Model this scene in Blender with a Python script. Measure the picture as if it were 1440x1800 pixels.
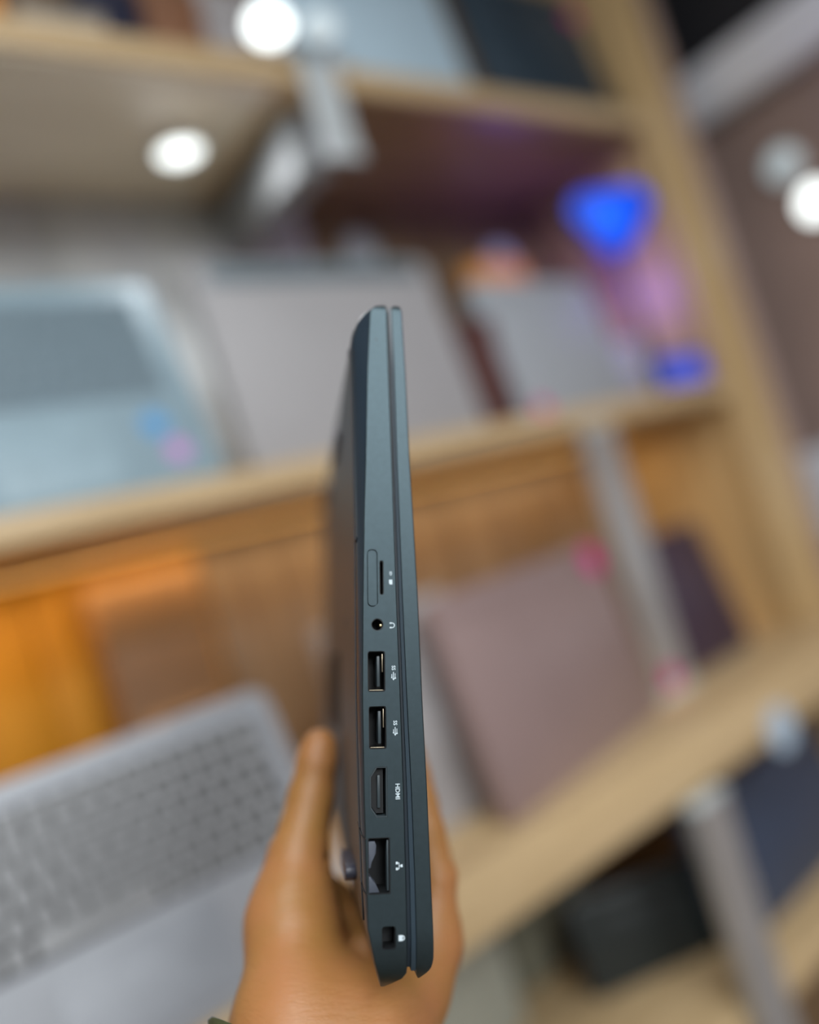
import bpy, bmesh, math, random
import numpy as np
from mathutils import Matrix, Vector
random.seed(7)
for o in list(bpy.data.objects): bpy.data.objects.remove(o)
S = bpy.context.scene
COL = S.collection

# ------------------------------------------------------------------ camera
# world: X along the display shelf, Y into it, Z up; the phone is at the origin, 1.40 m above the floor
cam_d = bpy.data.cameras.new('camera'); cam = bpy.data.objects.new('camera', cam_d); COL.objects.link(cam)
cam_d.sensor_fit = 'VERTICAL'; cam_d.sensor_height = 36.0; cam_d.sensor_width = 28.8; cam_d.lens = 30.0
cam_d.clip_start = 0.02
R_, D_, F_ = Vector((0.7665, -0.5735, -0.2869)), Vector((-0.1960, 0.2164, -0.9565)), Vector((0.6106, 0.7894, 0.0537))
m = Matrix.Identity(4)
for i in range(3):
    m[i][0], m[i][1], m[i][2] = R_[i], -D_[i], -F_[i]
q = m.to_quaternion(); cam.rotation_mode = 'QUATERNION'; cam.rotation_quaternion = q
cam_d.dof.use_dof = True; cam_d.dof.focus_distance = 0.277; cam_d.dof.aperture_fstop = 1.85
S.camera = cam
# ------------------------------------------------------------------ light
S.view_settings.view_transform = 'Standard'; S.view_settings.look = 'None'
S.view_settings.gamma = 1.0; S.view_settings.use_curve_mapping = False
S.view_settings.exposure = 0.45
w = bpy.data.worlds.new('world'); S.world = w; w.use_nodes = True
w.node_tree.nodes['Background'].inputs[0].default_value = (0.86, 0.93, 1.0, 1)
w.node_tree.nodes['Background'].inputs[1].default_value = 0.10
def area(name, loc, rot, sx, sy, power, col):
    d = bpy.data.lights.new(name, 'AREA'); d.shape = 'RECTANGLE'; d.size = sx; d.size_y = sy; d.energy = power; d.color = col
    o = bpy.data.objects.new(name, d); COL.objects.link(o); o.location = loc; o.rotation_euler = rot
    return o
CEIL = 1.45
PANELS = [(-0.45, -0.6), (0.65, -2.0), (-0.55, -2.6), (-0.9, -4.0), (-1.4, -5.4)]
for i, (x, y) in enumerate(PANELS):
    area('ceiling_panel_light', (x, y, CEIL - 0.045), (0, 0, 0), 1.15, 0.55, (22, 30, 44, 50, 50)[i], (0.93, 0.97, 1.0))

# ------------------------------------------------------------------ helpers
def tag(o, label=None, cat=None, group=None, kind=None):
    if label: o['label'] = label
    if cat: o['category'] = cat
    if group: o['group'] = group
    if kind: o['kind'] = kind
    return o
def empty(name, loc=(0, 0, 0), rot=(0, 0, 0), parent=None):
    o = bpy.data.objects.new(name, None); COL.objects.link(o); o.location = loc; o.rotation_euler = rot
    o.empty_display_size = 0.02; o.parent = parent
    return o
def link(name, me, mat, parent=None, loc=(0, 0, 0), rot=(0, 0, 0)):
    o = bpy.data.objects.new(name, me); COL.objects.link(o)
    if mat and not me.materials: me.materials.append(mat)
    o.parent = parent; o.location = loc; o.rotation_euler = rot
    return o
def mesh_bm(bm, name, smooth=None):
    bmesh.ops.recalc_face_normals(bm, faces=bm.faces[:])
    me = bpy.data.meshes.new(name); bm.to_mesh(me); bm.free()
    if smooth is not None:
        me.polygons.foreach_set('use_smooth', [True] * len(me.polygons)); me.set_sharp_from_angle(angle=math.radians(smooth))
    return me
def box_bm(bm, lo, hi, bev=0.0, seg=2):
    lo, hi = Vector(lo), Vector(hi); c = (lo + hi) / 2; s = hi - lo
    r = bmesh.ops.create_cube(bm, size=1.0)
    for v in r['verts']: v.co = Vector((v.co.x * s.x, v.co.y * s.y, v.co.z * s.z)) + c
    if bev > 0:
        es = list({e for v in r['verts'] for e in v.link_edges})
        bmesh.ops.bevel(bm, geom=es, offset=bev, segments=seg, profile=0.5, affect='EDGES')
def box(name, lo, hi, mat, parent=None, bev=0.0015, loc=(0, 0, 0), rot=(0, 0, 0)):
    bm = bmesh.new(); box_bm(bm, lo, hi, bev)
    return link(name, mesh_bm(bm, name, 40), mat, parent, loc, rot)
def rrect(x0, x1, y0, y1, r, n=5):
    pts = []
    for cx, cy, a0 in ((x1 - r, y1 - r, 0), (x0 + r, y1 - r, 90), (x0 + r, y0 + r, 180), (x1 - r, y0 + r, 270)):
        for k in range(n + 1):
            a = math.radians(a0 + 90 * k / n); pts.append((cx + r * math.cos(a), cy + r * math.sin(a)))
    return pts
def prism_bm(bm, pts, z0, z1, bev=0.0):
    a = [bm.verts.new((x, y, z0)) for x, y in pts]; b = [bm.verts.new((x, y, z1)) for x, y in pts]
    n = len(pts); f0 = bm.faces.new(a[::-1]); f1 = bm.faces.new(b)
    for i in range(n): bm.faces.new((a[i], a[(i + 1) % n], b[(i + 1) % n], b[i]))
    if bev > 0:
        bmesh.ops.bevel(bm, geom=list(f0.edges) + list(f1.edges), offset=bev, segments=2, profile=0.5, affect='EDGES')
def prism(name, pts, z0, z1, mat, parent=None, bev=0.0, loc=(0, 0, 0), rot=(0, 0, 0), smooth=35):
    bm = bmesh.new(); prism_bm(bm, pts, z0, z1, bev)
    return link(name, mesh_bm(bm, name, smooth), mat, parent, loc, rot)
def lathe(name, prof, mat, parent=None, n=28, loc=(0, 0, 0), rot=(0, 0, 0)):
    bm = bmesh.new(); rings = []
    for r, z in prof:
        rings.append([bm.verts.new((r * math.cos(2 * math.pi * k / n), r * math.sin(2 * math.pi * k / n), z)) for k in range(n)])
    for a, b in zip(rings, rings[1:]):
        for k in range(n): bm.faces.new((a[k], a[(k + 1) % n], b[(k + 1) % n], b[k]))
    bm.faces.new(rings[0][::-1]); bm.faces.new(rings[-1])
    return link(name, mesh_bm(bm, name, 40), mat, parent, loc, rot)
def tube(name, pts, r, mat, parent=None, n=8):
    bm = bmesh.new(); pts = [Vector(p) for p in pts]; rings = []
    for i, p in enumerate(pts):
        d = (pts[min(i + 1, len(pts) - 1)] - pts[max(i - 1, 0)]).normalized()
        u = d.orthogonal().normalized() if i == 0 else (u - d * u.dot(d)).normalized()
        v = d.cross(u)
        rings.append([bm.verts.new(p + (u * math.cos(2 * math.pi * k / n) + v * math.sin(2 * math.pi * k / n)) * r) for k in range(n)])
    for a, b in zip(rings, rings[1:]):
        for k in range(n): bm.faces.new((a[k], a[(k + 1) % n], b[(k + 1) % n], b[k]))
    bm.faces.new(rings[0][::-1]); bm.faces.new(rings[-1])
    return link(name, mesh_bm(bm, name, 50), mat, parent)

# ------------------------------------------------------------------ materials
def mat(name, col, rough=0.5, metal=0.0, var=0.08, scale=30, bump=0.0, bscale=400, spec=0.5, emit=None, estr=0.0, sss=0.0, trans=0.0, coat=0.0):
    mt = bpy.data.materials.new(name); mt.use_nodes = True; nt = mt.node_tree; b = nt.nodes['Principled BSDF']
    tc = nt.nodes.new('ShaderNodeTexCoord'); nz = nt.nodes.new('ShaderNodeTexNoise'); nz.inputs['Scale'].default_value = scale; nz.inputs['Detail'].default_value = 4
    nt.links.new(tc.outputs['Object'], nz.inputs['Vector'])
    rp = nt.nodes.new('ShaderNodeValToRGB'); e = rp.color_ramp.elements
    e[0].position = 0.3; e[1].position = 0.7
    e[0].color = tuple(max(0, c * (1 - var)) for c in col) + (1,); e[1].color = tuple(min(1, c * (1 + var)) for c in col) + (1,)
    nt.links.new(nz.outputs['Fac'], rp.inputs['Fac']); nt.links.new(rp.outputs['Color'], b.inputs['Base Color'])
    b.inputs['Roughness'].default_value = rough; b.inputs['Metallic'].default_value = metal; b.inputs['Specular IOR Level'].default_value = spec
    if coat: b.inputs['Coat Weight'].default_value = coat; b.inputs['Coat Roughness'].default_value = 0.15
    if trans: b.inputs['Transmission Weight'].default_value = trans
    if sss:
        b.inputs['Subsurface Weight'].default_value = sss; b.inputs['Subsurface Radius'].default_value = (1.0, 0.35, 0.15); b.inputs['Subsurface Scale'].default_value = 0.004
    if emit: b.inputs['Emission Color'].default_value = tuple(emit) + (1,); b.inputs['Emission Strength'].default_value = estr
    if bump:
        n2 = nt.nodes.new('ShaderNodeTexNoise'); n2.inputs['Scale'].default_value = bscale; n2.inputs['Detail'].default_value = 3
        nt.links.new(tc.outputs['Object'], n2.inputs['Vector'])
        bp = nt.nodes.new('ShaderNodeBump'); bp.inputs['Strength'].default_value = bump; bp.inputs['Distance'].default_value = 0.0005
        nt.links.new(n2.outputs['Fac'], bp.inputs['Height']); nt.links.new(bp.outputs['Normal'], b.inputs['Normal'])
    return mt
def wood(name, c0, c1, stretch=(1.5, 22, 22), rough=0.42, coat=0.0):
    mt = bpy.data.materials.new(name); mt.use_nodes = True; nt = mt.node_tree; b = nt.nodes['Principled BSDF']
    tc = nt.nodes.new('ShaderNodeTexCoord'); mp = nt.nodes.new('ShaderNodeMapping'); mp.inputs['Scale'].default_value = stretch
    nz = nt.nodes.new('ShaderNodeTexNoise'); nz.inputs['Scale'].default_value = 2.0; nz.inputs['Detail'].default_value = 6; nz.inputs['Distortion'].default_value = 0.6
    oi = nt.nodes.new('ShaderNodeObjectInfo'); ad = nt.nodes.new('ShaderNodeVectorMath'); ad.operation = 'ADD'
    ml = nt.nodes.new('ShaderNodeMath'); ml.operation = 'MULTIPLY'; ml.inputs[1].default_value = 17.0
    nt.links.new(oi.outputs['Random'], ml.inputs[0])
    nt.links.new(tc.outputs['Object'], ad.inputs[0]); nt.links.new(ml.outputs[0], ad.inputs[1]); nt.links.new(ad.outputs[0], mp.inputs['Vector']); nt.links.new(mp.outputs[0], nz.inputs['Vector'])
    rp = nt.nodes.new('ShaderNodeValToRGB'); e = rp.color_ramp.elements
    e[0].position = 0.32; e[1].position = 0.7; e[0].color = tuple(c0) + (1,); e[1].color = tuple(c1) + (1,)
    nt.links.new(nz.outputs['Fac'], rp.inputs['Fac']); nt.links.new(rp.outputs['Color'], b.inputs['Base Color'])
    bp = nt.nodes.new('ShaderNodeBump'); bp.inputs['Strength'].default_value = 0.15; bp.inputs['Distance'].default_value = 0.001
    nt.links.new(nz.outputs['Fac'], bp.inputs['Height']); nt.links.new(bp.outputs['Normal'], b.inputs['Normal'])
    b.inputs['Roughness'].default_value = rough
    if coat: b.inputs['Coat Weight'].default_value = coat; b.inputs['Coat Roughness'].default_value = 0.25
    return mt
M = {}
M['oak'] = wood('pale_oak', (0.47, 0.33, 0.17), (0.60, 0.44, 0.25))
M['oak_v'] = wood('pale_oak_upright', (0.45, 0.30, 0.14), (0.57, 0.40, 0.20), (22, 22, 1.5))
M['orange'] = wood('honey_wood', (0.44, 0.20, 0.001), (0.52, 0.245, 0.002), (20, 20, 1.5), 0.6)
M['brown'] = wood('brown_wood', (0.16, 0.10, 0.058), (0.26, 0.18, 0.108), (20, 20, 1.5), 0.4)
M['taupe'] = wood('taupe_board', (0.50, 0.52, 0.52), (0.60, 0.62, 0.62), (10, 10, 1.5), 0.45)
M['plaster'] = mat('plaster', (0.55, 0.53, 0.5), 0.8, bump=0.2, bscale=90)
M['mauve_wall'] = mat('mauve_wall', (0.33, 0.235, 0.205), 0.35, var=0.25, scale=2.5)
M['white'] = mat('white_paint', (0.86, 0.88, 0.94), 0.45, var=0.03)
M['black_wall'] = mat('black_panel', (0.012, 0.012, 0.016), 0.6)
M['floor'] = mat('floor_tile', (0.17, 0.155, 0.14), 0.5, var=0.15, scale=6)
M['ceil'] = mat('ceiling_paint', (0.42, 0.45, 0.47), 0.9, var=0.02)
M['alu'] = mat('brushed_aluminium', (0.50, 0.50, 0.49), 0.38, 0.7, scale=12)
M['led'] = mat('led_diffuser', (0.9, 0.95, 0.95), 0.4, emit=(0.93, 1.0, 0.98), estr=1.7)
M['led_soft'] = mat('led_diffuser_dim', (0.75, 0.85, 0.88), 0.35, emit=(0.75, 0.92, 1.0), estr=0.15)
M['lamp_panel'] = mat('ceiling_diffuser', (0.9, 0.9, 0.9), 0.5, emit=(0.95, 0.98, 1.0), estr=3.0)
M['frame_w'] = mat('lamp_housing', (0.6, 0.6, 0.6), 0.4, 0.3)

# ------------------------------------------------------------------ setting
def struct(o): return tag(o, kind='structure')
struct(box('floor', (-3.5, -7.0, -1.45), (1.72, 1.3, -1.4), M['floor'], bev=0))
struct(box('ceiling', (-3.5, -7.0, CEIL), (1.72, 1.3, CEIL + 0.05), M['ceil'], bev=0))
struct(box('wall_back', (-3.5, 1.14, -1.4), (1.72, 1.22, CEIL), M['plaster'], bev=0))
struct(box('wall_right', (1.60, -7.0, -1.4), (1.68, 1.14, 0.72), M['mauve_wall'], bev=0))
struct(box('wall_right', (1.60, -7.0, 0.72), (1.68, 1.14, CEIL), M['black_wall'], bev=0))
struct(box('wall_front', (-3.5, -7.08, -1.4), (1.68, -7.0, CEIL), mat('end_wall_paint', (0.07, 0.07, 0.07), 0.7), bev=0))
struct(box('trim_1', (1.55, -7.0, 0.63), (1.598, 1.12, 0.73), M['white'], bev=0.003))
struct(box('trim_2', (1.572, -0.6, -0.19), (1.598, 1.12, -0.02), M['white'], bev=0.003))
for i, (x, y) in enumerate(PANELS):
    t = empty('ceiling_light_panel', (x, y, CEIL))
    tag(t, ['ceiling light panel nearest the shelves, above the photographer', 'ceiling light panel beside the mauve side wall', 'second ceiling light panel behind the photographer, on the left', 'third ceiling light panel behind the photographer, on the left', 'farthest ceiling light panel, by the end wall'][i], 'ceiling light', 'ceiling light panels')
    bm = bmesh.new()
    for lo, hi in (((-.6, -.3, -.04), (.6, -.28, 0)), ((-.6, .28, -.04), (.6, .3, 0)), ((-.6, -.28, -.04), (-.58, .28, 0)), ((.58, -.28, -.04), (.6, .28, 0))): box_bm(bm, lo, hi)
    link('frame', mesh_bm(bm, 'frame'), M['frame_w'], t)
    box('diffuser', (-.579, -.279, -.03), (.579, .279, -.012), M['lamp_panel'], t, bev=0)

# ------------------------------------------------------------------ display shelf
YM, YB, YK = 0.78, 0.66, 1.08          # front of the upper shelves, front of the counter shelves, back panel
XL, XR = -0.30, 1.33
SH = empty('display_shelf', (0.5, 0.9, -1.4))
tag(SH, 'tall pale oak display shelving with an orange and brown plank back', 'shelving')
SHm = Matrix.Translation((0.5, 0.9, -1.4)).inverted()
def sbox(name, lo, hi, mt, bev=0.002, parent=SH):
    o = Vector((0.5, 0.9, -1.4)); return box(name, Vector(lo) - o, Vector(hi) - o, mt, parent, bev)
sbox('shelf_board', (XL, YM, 0.590), (XR, YK, 0.622), M['oak'])
sbox('shelf_board', (XL, YM, 0.108), (XR, YK, 0.137), M['oak'])
cb = sbox('shelf_board', (XL, YB, -0.318), (XR + 0.26, YK, -0.287), M['oak'])
sbox('fascia', (XL, YB - 0.004, -0.352), (XR + 0.26, YB + 0.022, -0.287 + 0.0005), M['oak'], 0.004)
sbox('shelf_board', (XL, YB, -0.625), (XR + 0.26, YK, -0.590), M['oak'])
sbox('shelf_board', (XL, YB, -1.30), (XR + 0.26, YK, -1.27), M['oak'])
sbox('side_panel', (XR, YM + 0.02, -0.287), (XR + 0.03, YK, 1.2), M['oak_v'])
sbox('side_panel', (XR + 0.20, YB + 0.03, -1.4), (XR + 0.23, YK, -0.318), M['oak_v'])
sbox('side_panel', (XL - 0.03, YB + 0.03, -1.4), (XL, YK, 1.2), M['oak_v'])
sbox('front_post', (XR - 0.005, YM, -0.287), (XR + 0.125, YM + 0.022, 1.2), M['oak_v'], 0.004)
sbox('post_edge', (XR + 0.125, YM + 0.003, -0.287), (XR + 0.165, YM + 0.02, 1.2), mat('pale_pink_edging', (0.42, 0.30, 0.26), 0.5), 0.003)
# plank back, level by level
def planks(z0, z1, n, pick, x1=XR):
    ww = (x1 - XL) / n
    for k in range(n):
        g = 0.0012
        sbox('plank', (XL + k * ww + g, YK - 0.012 - 0.002 * (k % 2), z0), (XL + (k + 1) * ww - g, YK + 0.012, z1), pick(XL + (k + .5) * ww), 0.0015)
planks(0.622, 1.2, 12, lambda x: M['brown'])
planks(0.137, 0.590, 12, lambda x: M['taupe'] if x < 0.75 else M['brown'])
planks(-0.287, 0.108, 15, lambda x: M['orange'] if x < 0.42 else M['brown'])
planks(-0.590, -0.318, 12, lambda x: M['taupe'] if x < 0.95 else M['brown'], XR + 0.2)
planks(-1.27, -0.625, 12, lambda x: M['brown'], XR + 0.2)
M['liner'] = wood('lit_laminate', (0.74, 0.66, 0.51), (0.86, 0.78, 0.62), (1.5, 10, 10), 0.3)  # pale underside tone: sheen from the bright room painted into the colour
M['liner_shaded'] = wood('shaded_laminate', (0.20, 0.12, 0.06), (0.30, 0.19, 0.11), (1.5, 14, 14), 0.35)  # dark underside tone right of the duct: shadow painted into the colour
sbox('underside_tone_panel', (XL + .002, YM + .006, 0.5855), (0.600, YK - .02, 0.5895), M['liner'], 0.0008)
sbox('underside_tone_panel', (0.700, YM + .006, 0.5855), (XR - .004, YK - .02, 0.5895), M['liner_shaded'], 0.0008)
# hanging light beam under the top board, pale discs on the back imitating faint light reflections
o5 = Vector((0.5, 0.9, -1.4))
M['plate'] = mat('frosted_plastic', (0.50, 0.54, 0.55), 0.35)
M['beam'] = mat('beam_paint', (0.24, 0.25, 0.255), 0.6)
sbox('cable_duct', (0.632, 0.83, 0.505), (0.682, YK - 0.02, 0.588), M['beam'], 0.004)
def add_reflection_disc(x, y, z):
    lathe('reflection_disc', [(0.020, 0), (0.034, 0), (0.036, 0.003), (0.034, 0.007), (0.022, 0.008), (0.020, 0.006)], M['alu_pale'], SH, loc=Vector((x, y, z)) - o5, rot=(math.pi / 2, 0, 0))
M['alu_pale'] = mat('pale_metal', (0.55, 0.62, 0.64), 0.3, 0.2)
add_reflection_disc(0.88, YK - 0.0145, 0.505); add_reflection_disc(1.20, YK - 0.0145, 0.485)
# aluminium dividers standing between the boards
def divider(x0, x1, y, z0, z1, label):
    t = empty('divider_upright', ((x0 + x1) / 2, y, z0)); tag(t, label, 'upright', 'aluminium divider uprights')
    h = z1 - z0; hw = (x1 - x0) / 2
    bm = bmesh.new(); prism_bm(bm, [(-hw, 0), (-hw, .014), (-hw + .004, .014), (-hw + .004, .004), (hw - .004, .004), (hw - .004, .014), (hw, .014), (hw, 0)], 0.003, h - 0.003)
    link('channel', mesh_bm(bm, 'channel'), M['alu'], t)
    box('foot_cap', (-hw - .002, -.002, 0), (hw + .002, .016, .008), M['alu_pale'], t, 0.001)
    box('foot_cap', (-hw - .002, -.002, h - .008), (hw + .002, .016, h), M['alu_pale'], t, 0.001)
    return t
dv = divider(0.940, 1.010, 0.785, -0.287, 0.108, 'grey aluminium upright between the mauve laptop and the dark purple laptop')
divider(0.757, 0.819, 0.639, -1.400, -0.353, 'tall aluminium upright below the counter fascia, between the black and navy laptops')

# ------------------------------------------------------------------ lamps of the shelf
def puck(name, loc, rot, r, mt, label, group=None):
    t = empty(name, loc, rot); tag(t, label, 'light', group)
    lathe('housing', [(r * .5, 0.0), (r * 1.12, 0.0), (r * 1.12, 0.007), (r * 1.02, 0.010), (r * 1.0, 0.006), (r * .5, 0.006)], M['frame_w'], t)
    lathe('lens', [(r * .98, 0.0061), (r * .98, 0.008), (r * .7, 0.0105), (r * .2, 0.012)], mt, t)
    return t
PK = puck('puck_light', (0.526, 0.922, 0.5855), (math.pi, 0, 0), 0.027, M['led'], 'bright round white light under the top shelf board, at upper left')
d = bpy.data.lights.new('puck_glow', 'SPOT'); d.energy = 5.2; d.spot_size = math.radians(165); d.spot_blend = 1.0; d.color = (0.94, 0.97, 1.0); d.shadow_soft_size = 0.027
o = bpy.data.objects.new('puck_glow', d); COL.objects.link(o); o.parent = PK; o.location = (0, 0, 0.014); o.rotation_euler = (math.pi - 0.6, 0, 0)
# warm light strip under the middle board, washing the plank back
M['warm'] = mat('warm_diffuser', (0.9, 0.6, 0.3), 0.5, emit=(1.0, 0.50, 0.12), estr=0.9)
t = empty('light_strip', (0.5, 0.985, 0.108)); tag(t, 'thin warm light strip fixed under the middle shelf board', 'light strip')
box('profile', (-0.75, -0.010, -0.008), (0.79, 0.010, 0), M['alu'], t, 0.0008)
box('diffuser', (-0.745, -0.007, -0.011), (0.785, 0.007, -0.0082), M['warm'], t, 0.0008)
o = area('strip_glow', (0.02, 0.0, -0.013), (0.12, 0, 0), 1.5, 0.05, 1.2, (1.0, 0.70, 0.38)); o.parent = t
# upright disc lamps
def disc_lamp(x, y, z0, zc, r, mt, yaw, label, group):
    t = empty('disc_lamp', (x, y, z0), (0, 0, yaw)); tag(t, label, 'lamp', group)
    lathe('base', [(0.001, 0), (0.026, 0), (0.026, 0.003), (0.004, 0.006), (0.001, 0.006)], M['frame_w'], t)
    tube('stem', [(0, 0.006, 0.004), (0, 0.006, zc - z0)], 0.0025, M['frame_w'], t)
    lathe('housing', [(0.001, -0.006), (r * 1.08, -0.006), (r * 1.08, 0.004), (r * 1.0, 0.006), (r * .98, 0.002), (0.001, 0.002)], M['frame_w'], t, loc=(0, 0, zc - z0), rot=(math.pi / 2, 0, 0))
    lathe('lens', [(r * .97, 0.0025), (r * .97, 0.005), (r * .6, 0.008), (r * .05, 0.009)], mt, t, loc=(0, 0, zc - z0), rot=(math.pi / 2, 0, 0))
disc_lamp(0.618, 0.79, 0.622, 0.668, 0.026, M['led'], -0.6, 'bright white round lamp standing on the top shelf board', 'round lamps on the top board')
disc_lamp(0.705, 0.80, 0.622, 0.688, 0.022, M['led_soft'], -0.6, 'small dim bluish round lamp before the pale blue laptop', 'round lamps on the top board')
for (y, z, mt, lb) in ((0.700, 0.492, M['led_soft'], 'dim round light on the mauve side wall'), (0.665, 0.402, M['led'], 'bright round light on the mauve side wall at the frame edge')):
    puck('wall_light', (1.600, y, z), (0, -math.pi / 2, 0), 0.030, mt, lb, 'round lights on the side wall')

# ------------------------------------------------------------------ display laptops
M['silver'] = mat('silver_shell', (0.33, 0.345, 0.37), 0.5, 0.1, 0.03, 8)
M['ice'] = mat('ice_silver_shell', (0.25, 0.345, 0.395), 0.55, 0.0, 0.03, 8)
M['key_d'] = mat('grey_keycap', (0.29, 0.295, 0.30), 0.35, 0, 0.12, 40)
M['key_i'] = mat('slate_keycap', (0.165, 0.225, 0.26), 0.45, 0, 0.1, 40)
M['well'] = mat('keyboard_well', (0.018, 0.018, 0.02), 0.5)
M['pad'] = mat('trackpad_glass', (0.27, 0.285, 0.31), 0.45)
M['pad_i'] = mat('trackpad_ice', (0.28, 0.38, 0.43), 0.5)
M['screen'] = mat('dark_screen', (0.01, 0.011, 0.013), 0.12)
M['pink'] = mat('pink_sticker', (0.60, 0.02, 0.22), 0.5)
M['lilac'] = mat('lilac_sticker', (0.55, 0.28, 0.60), 0.5)
M['bluest'] = mat('blue_sticker', (0.10, 0.33, 0.62), 0.5)
def sticker(parent, x, y, z, r, mt, rot=(0, 0, 0)):
    return lathe('sticker', [(r * .05, 0), (r, 0), (r, 0.0006), (r * .05, 0.0008)], mt, parent, 20, (x, y, z), rot)
def open_laptop(loc, lean, yaw, W, D, shell, keym, padm, label, well, kx, ky, keyw, padrect, th=0.014):
    t = empty('open_laptop', loc, (0, 0, yaw)); tag(t, label, 'laptop', 'laptops on the shelves')
    bm = bmesh.new(); prism_bm(bm, rrect(-W, 0, 0, D, 0.012), -th, 0, 0.002)
    deck = link('deck', mesh_bm(bm, 'deck', 40), shell, t, (0, 0, 0), (math.pi / 2 - lean, 0, 0))
    kx0, kx1, ky0, ky1 = kx[0], kx[1], ky[0], ky[1]
    bm = bmesh.new(); prism_bm(bm, rrect(kx0 - .002, kx1 + .002, ky0 - .002, ky1 + .002, 0.003), 0.0002, 0.0008)
    link('keyboard_well', mesh_bm(bm, 'keyboard_well'), well, deck)
    rows = 6; ph = (ky1 - ky0) / rows; pw = keyw; cache = {}
    def key(x0, x1, y0, y1):
        wk = round(x1 - x0, 4); hk = round(y1 - y0, 4)
        if (wk, hk) not in cache:
            bm = bmesh.new(); prism_bm(bm, rrect(-wk / 2, wk / 2, -hk / 2, hk / 2, 0.002, 2), 0.0008, 0.0028, 0.0004); cache[(wk, hk)] = mesh_bm(bm, 'key', 40)
        link('key', cache[(wk, hk)], keym, deck, ((x0 + x1) / 2, (y0 + y1) / 2, 0))
    g = 0.0045; stag = [0, 0, .5, .75, 1.25, 0]
    for r in range(rows):
        y1 = ky1 - r * ph; y0 = y1 - ph
        x = kx0; first = pw * (1 + stag[r])
        n = 0
        while x < kx1 - pw * 0.45:
            wd = first if n == 0 else pw
            if r == 5 and n == 4: wd = pw * 5
            e = min(x + wd, kx1)
            if kx1 - e < pw * 0.5: e = kx1
            key(x + g / 2, e - g / 2, y0 + g / 2, y1 - g / 2); x = e; n += 1
    bm = bmesh.new(); prism_bm(bm, rrect(*padrect, 0.004), -0.0002, 0.0007, 0.0003)
    link('trackpad', mesh_bm(bm, 'trackpad', 40), padm, deck)
    # lid folded back as the rear leg of the tent
    top = Vector((0, D * math.sin(lean), D * math.cos(lean)))
    bm = bmesh.new(); prism_bm(bm, rrect(-W, 0, 0.004, D, 0.012), 0.0, 0.006, 0.0015)
    l = link('lid', mesh_bm(bm, 'lid', 40), shell, t, top + Vector((0, th * 1.1, 0)), (-(math.pi / 2 - lean), 0, 0))
    bm = bmesh.new(); prism_bm(bm, rrect(-W + .006, -.006, 0.014, D - .006, 0.004), 0.0062, 0.0068)
    link('screen', mesh_bm(bm, 'screen'), M['screen'], l)
    for xx in (-W * .8, -W * .2): lathe('hinge', [(0.001, -0.02), (0.006, -0.02), (0.006, 0.02), (0.001, 0.02)], M['well'], t, 16, top + Vector((xx, th * .55, -0.004)), (0, math.pi / 2, 0))
    return t, deck
# lower left: silver laptop on the counter shelf
t, deck = open_laptop((0.344, 0.668, -0.285), math.radians(17), 0, 0.345, 0.222, M['silver'], M['key_d'], M['pad'],
    'silver open laptop with dark grey keys, big at lower left', M['well'], (-0.318, -0.022), (0.092, 0.200), 0.0193, (-0.235, -0.105, 0.008, 0.080))
# mid left: ice silver laptop on the middle shelf
t, deck = open_laptop((0.401, 0.790, 0.139), math.radians(15), 0, 0.33, 0.245, M['ice'], M['key_i'], M['pad_i'],
    'pale icy silver open laptop with slate keys, on the middle shelf at far left', M['key_i'], (-0.305, -0.030), (0.105, 0.222), 0.0188, (-0.215, -0.105, 0.008, 0.090))
sticker(deck, -0.055, 0.068, 0.0002, 0.014, M['bluest']); sticker(deck, -0.042, 0.035, 0.0002, 0.012, M['lilac'])

def closed_laptop(loc, lean, yaw, W, H, shell, label, hinge=None, th=0.018, edge=None, rad=0.010):
    """closed laptop standing on its front edge, lid towards the viewer; origin at the middle of its foot"""
    t = empty('closed_laptop', loc, (0, 0, yaw)); tag(t, label, 'laptop', 'laptops on the shelves')
    rot = (math.pi / 2 - lean, 0, 0)
    bm = bmesh.new(); prism_bm(bm, rrect(-W / 2, W / 2, 0.0, H, rad), -0.0065, 0.0, 0.0018)
    lid = link('lid', mesh_bm(bm, 'lid', 40), shell, t, (0, 0, 0.001), rot)
    bm = bmesh.new(); prism_bm(bm, rrect(-W / 2, W / 2, 0.0, H, rad), -th, -0.0075, 0.0018)
    link('base', mesh_bm(bm, 'base', 40), edge or shell, t, (0, 0, 0.001), rot)
    bm = bmesh.new(); prism_bm(bm, rrect(-W / 2 + .02, W / 2 - .02, H - 0.026, H - 0.003, 0.003), -0.001, 0.0012, 0.0005)
    link('hinge_cover', mesh_bm(bm, 'hinge_cover', 40), hinge or shell, t, (0, 0, 0.001), rot)
    for xx in (-W * .35, W * .35):
        bm = bmesh.new(); prism_bm(bm, rrect(xx - .02, xx + .02, 0.02, 0.026, 0.002), -th - .0015, -th + .0005)
        link('rubber_foot', mesh_bm(bm, 'rubber_foot'), M['well'], t, (0, 0, 0.001), rot)
    return t, lid
M['pinksilver'] = mat('rose_silver_shell', (0.37, 0.36, 0.365), 0.55, 0.05, 0.03, 6)
M['slate'] = mat('slate_strip', (0.13, 0.17, 0.19), 0.3)
M['mauve'] = mat('mauve_shell', (0.30, 0.215, 0.205), 0.38, 0.2, 0.06, 5)
M['purple'] = mat('dark_purple_shell', (0.045, 0.027, 0.048), 0.4, 0, 0.1, 8)
M['navy'] = mat('navy_shell', (0.035, 0.05, 0.085), 0.4, 0, 0.1, 8)
M['black'] = mat('black_shell', (0.012, 0.018, 0.018), 0.45, 0, 0.1, 8)
M['paleblue'] = mat('pale_blue_shell', (0.48, 0.63, 0.73), 0.45, 0.0, 0.03, 8)
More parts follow.
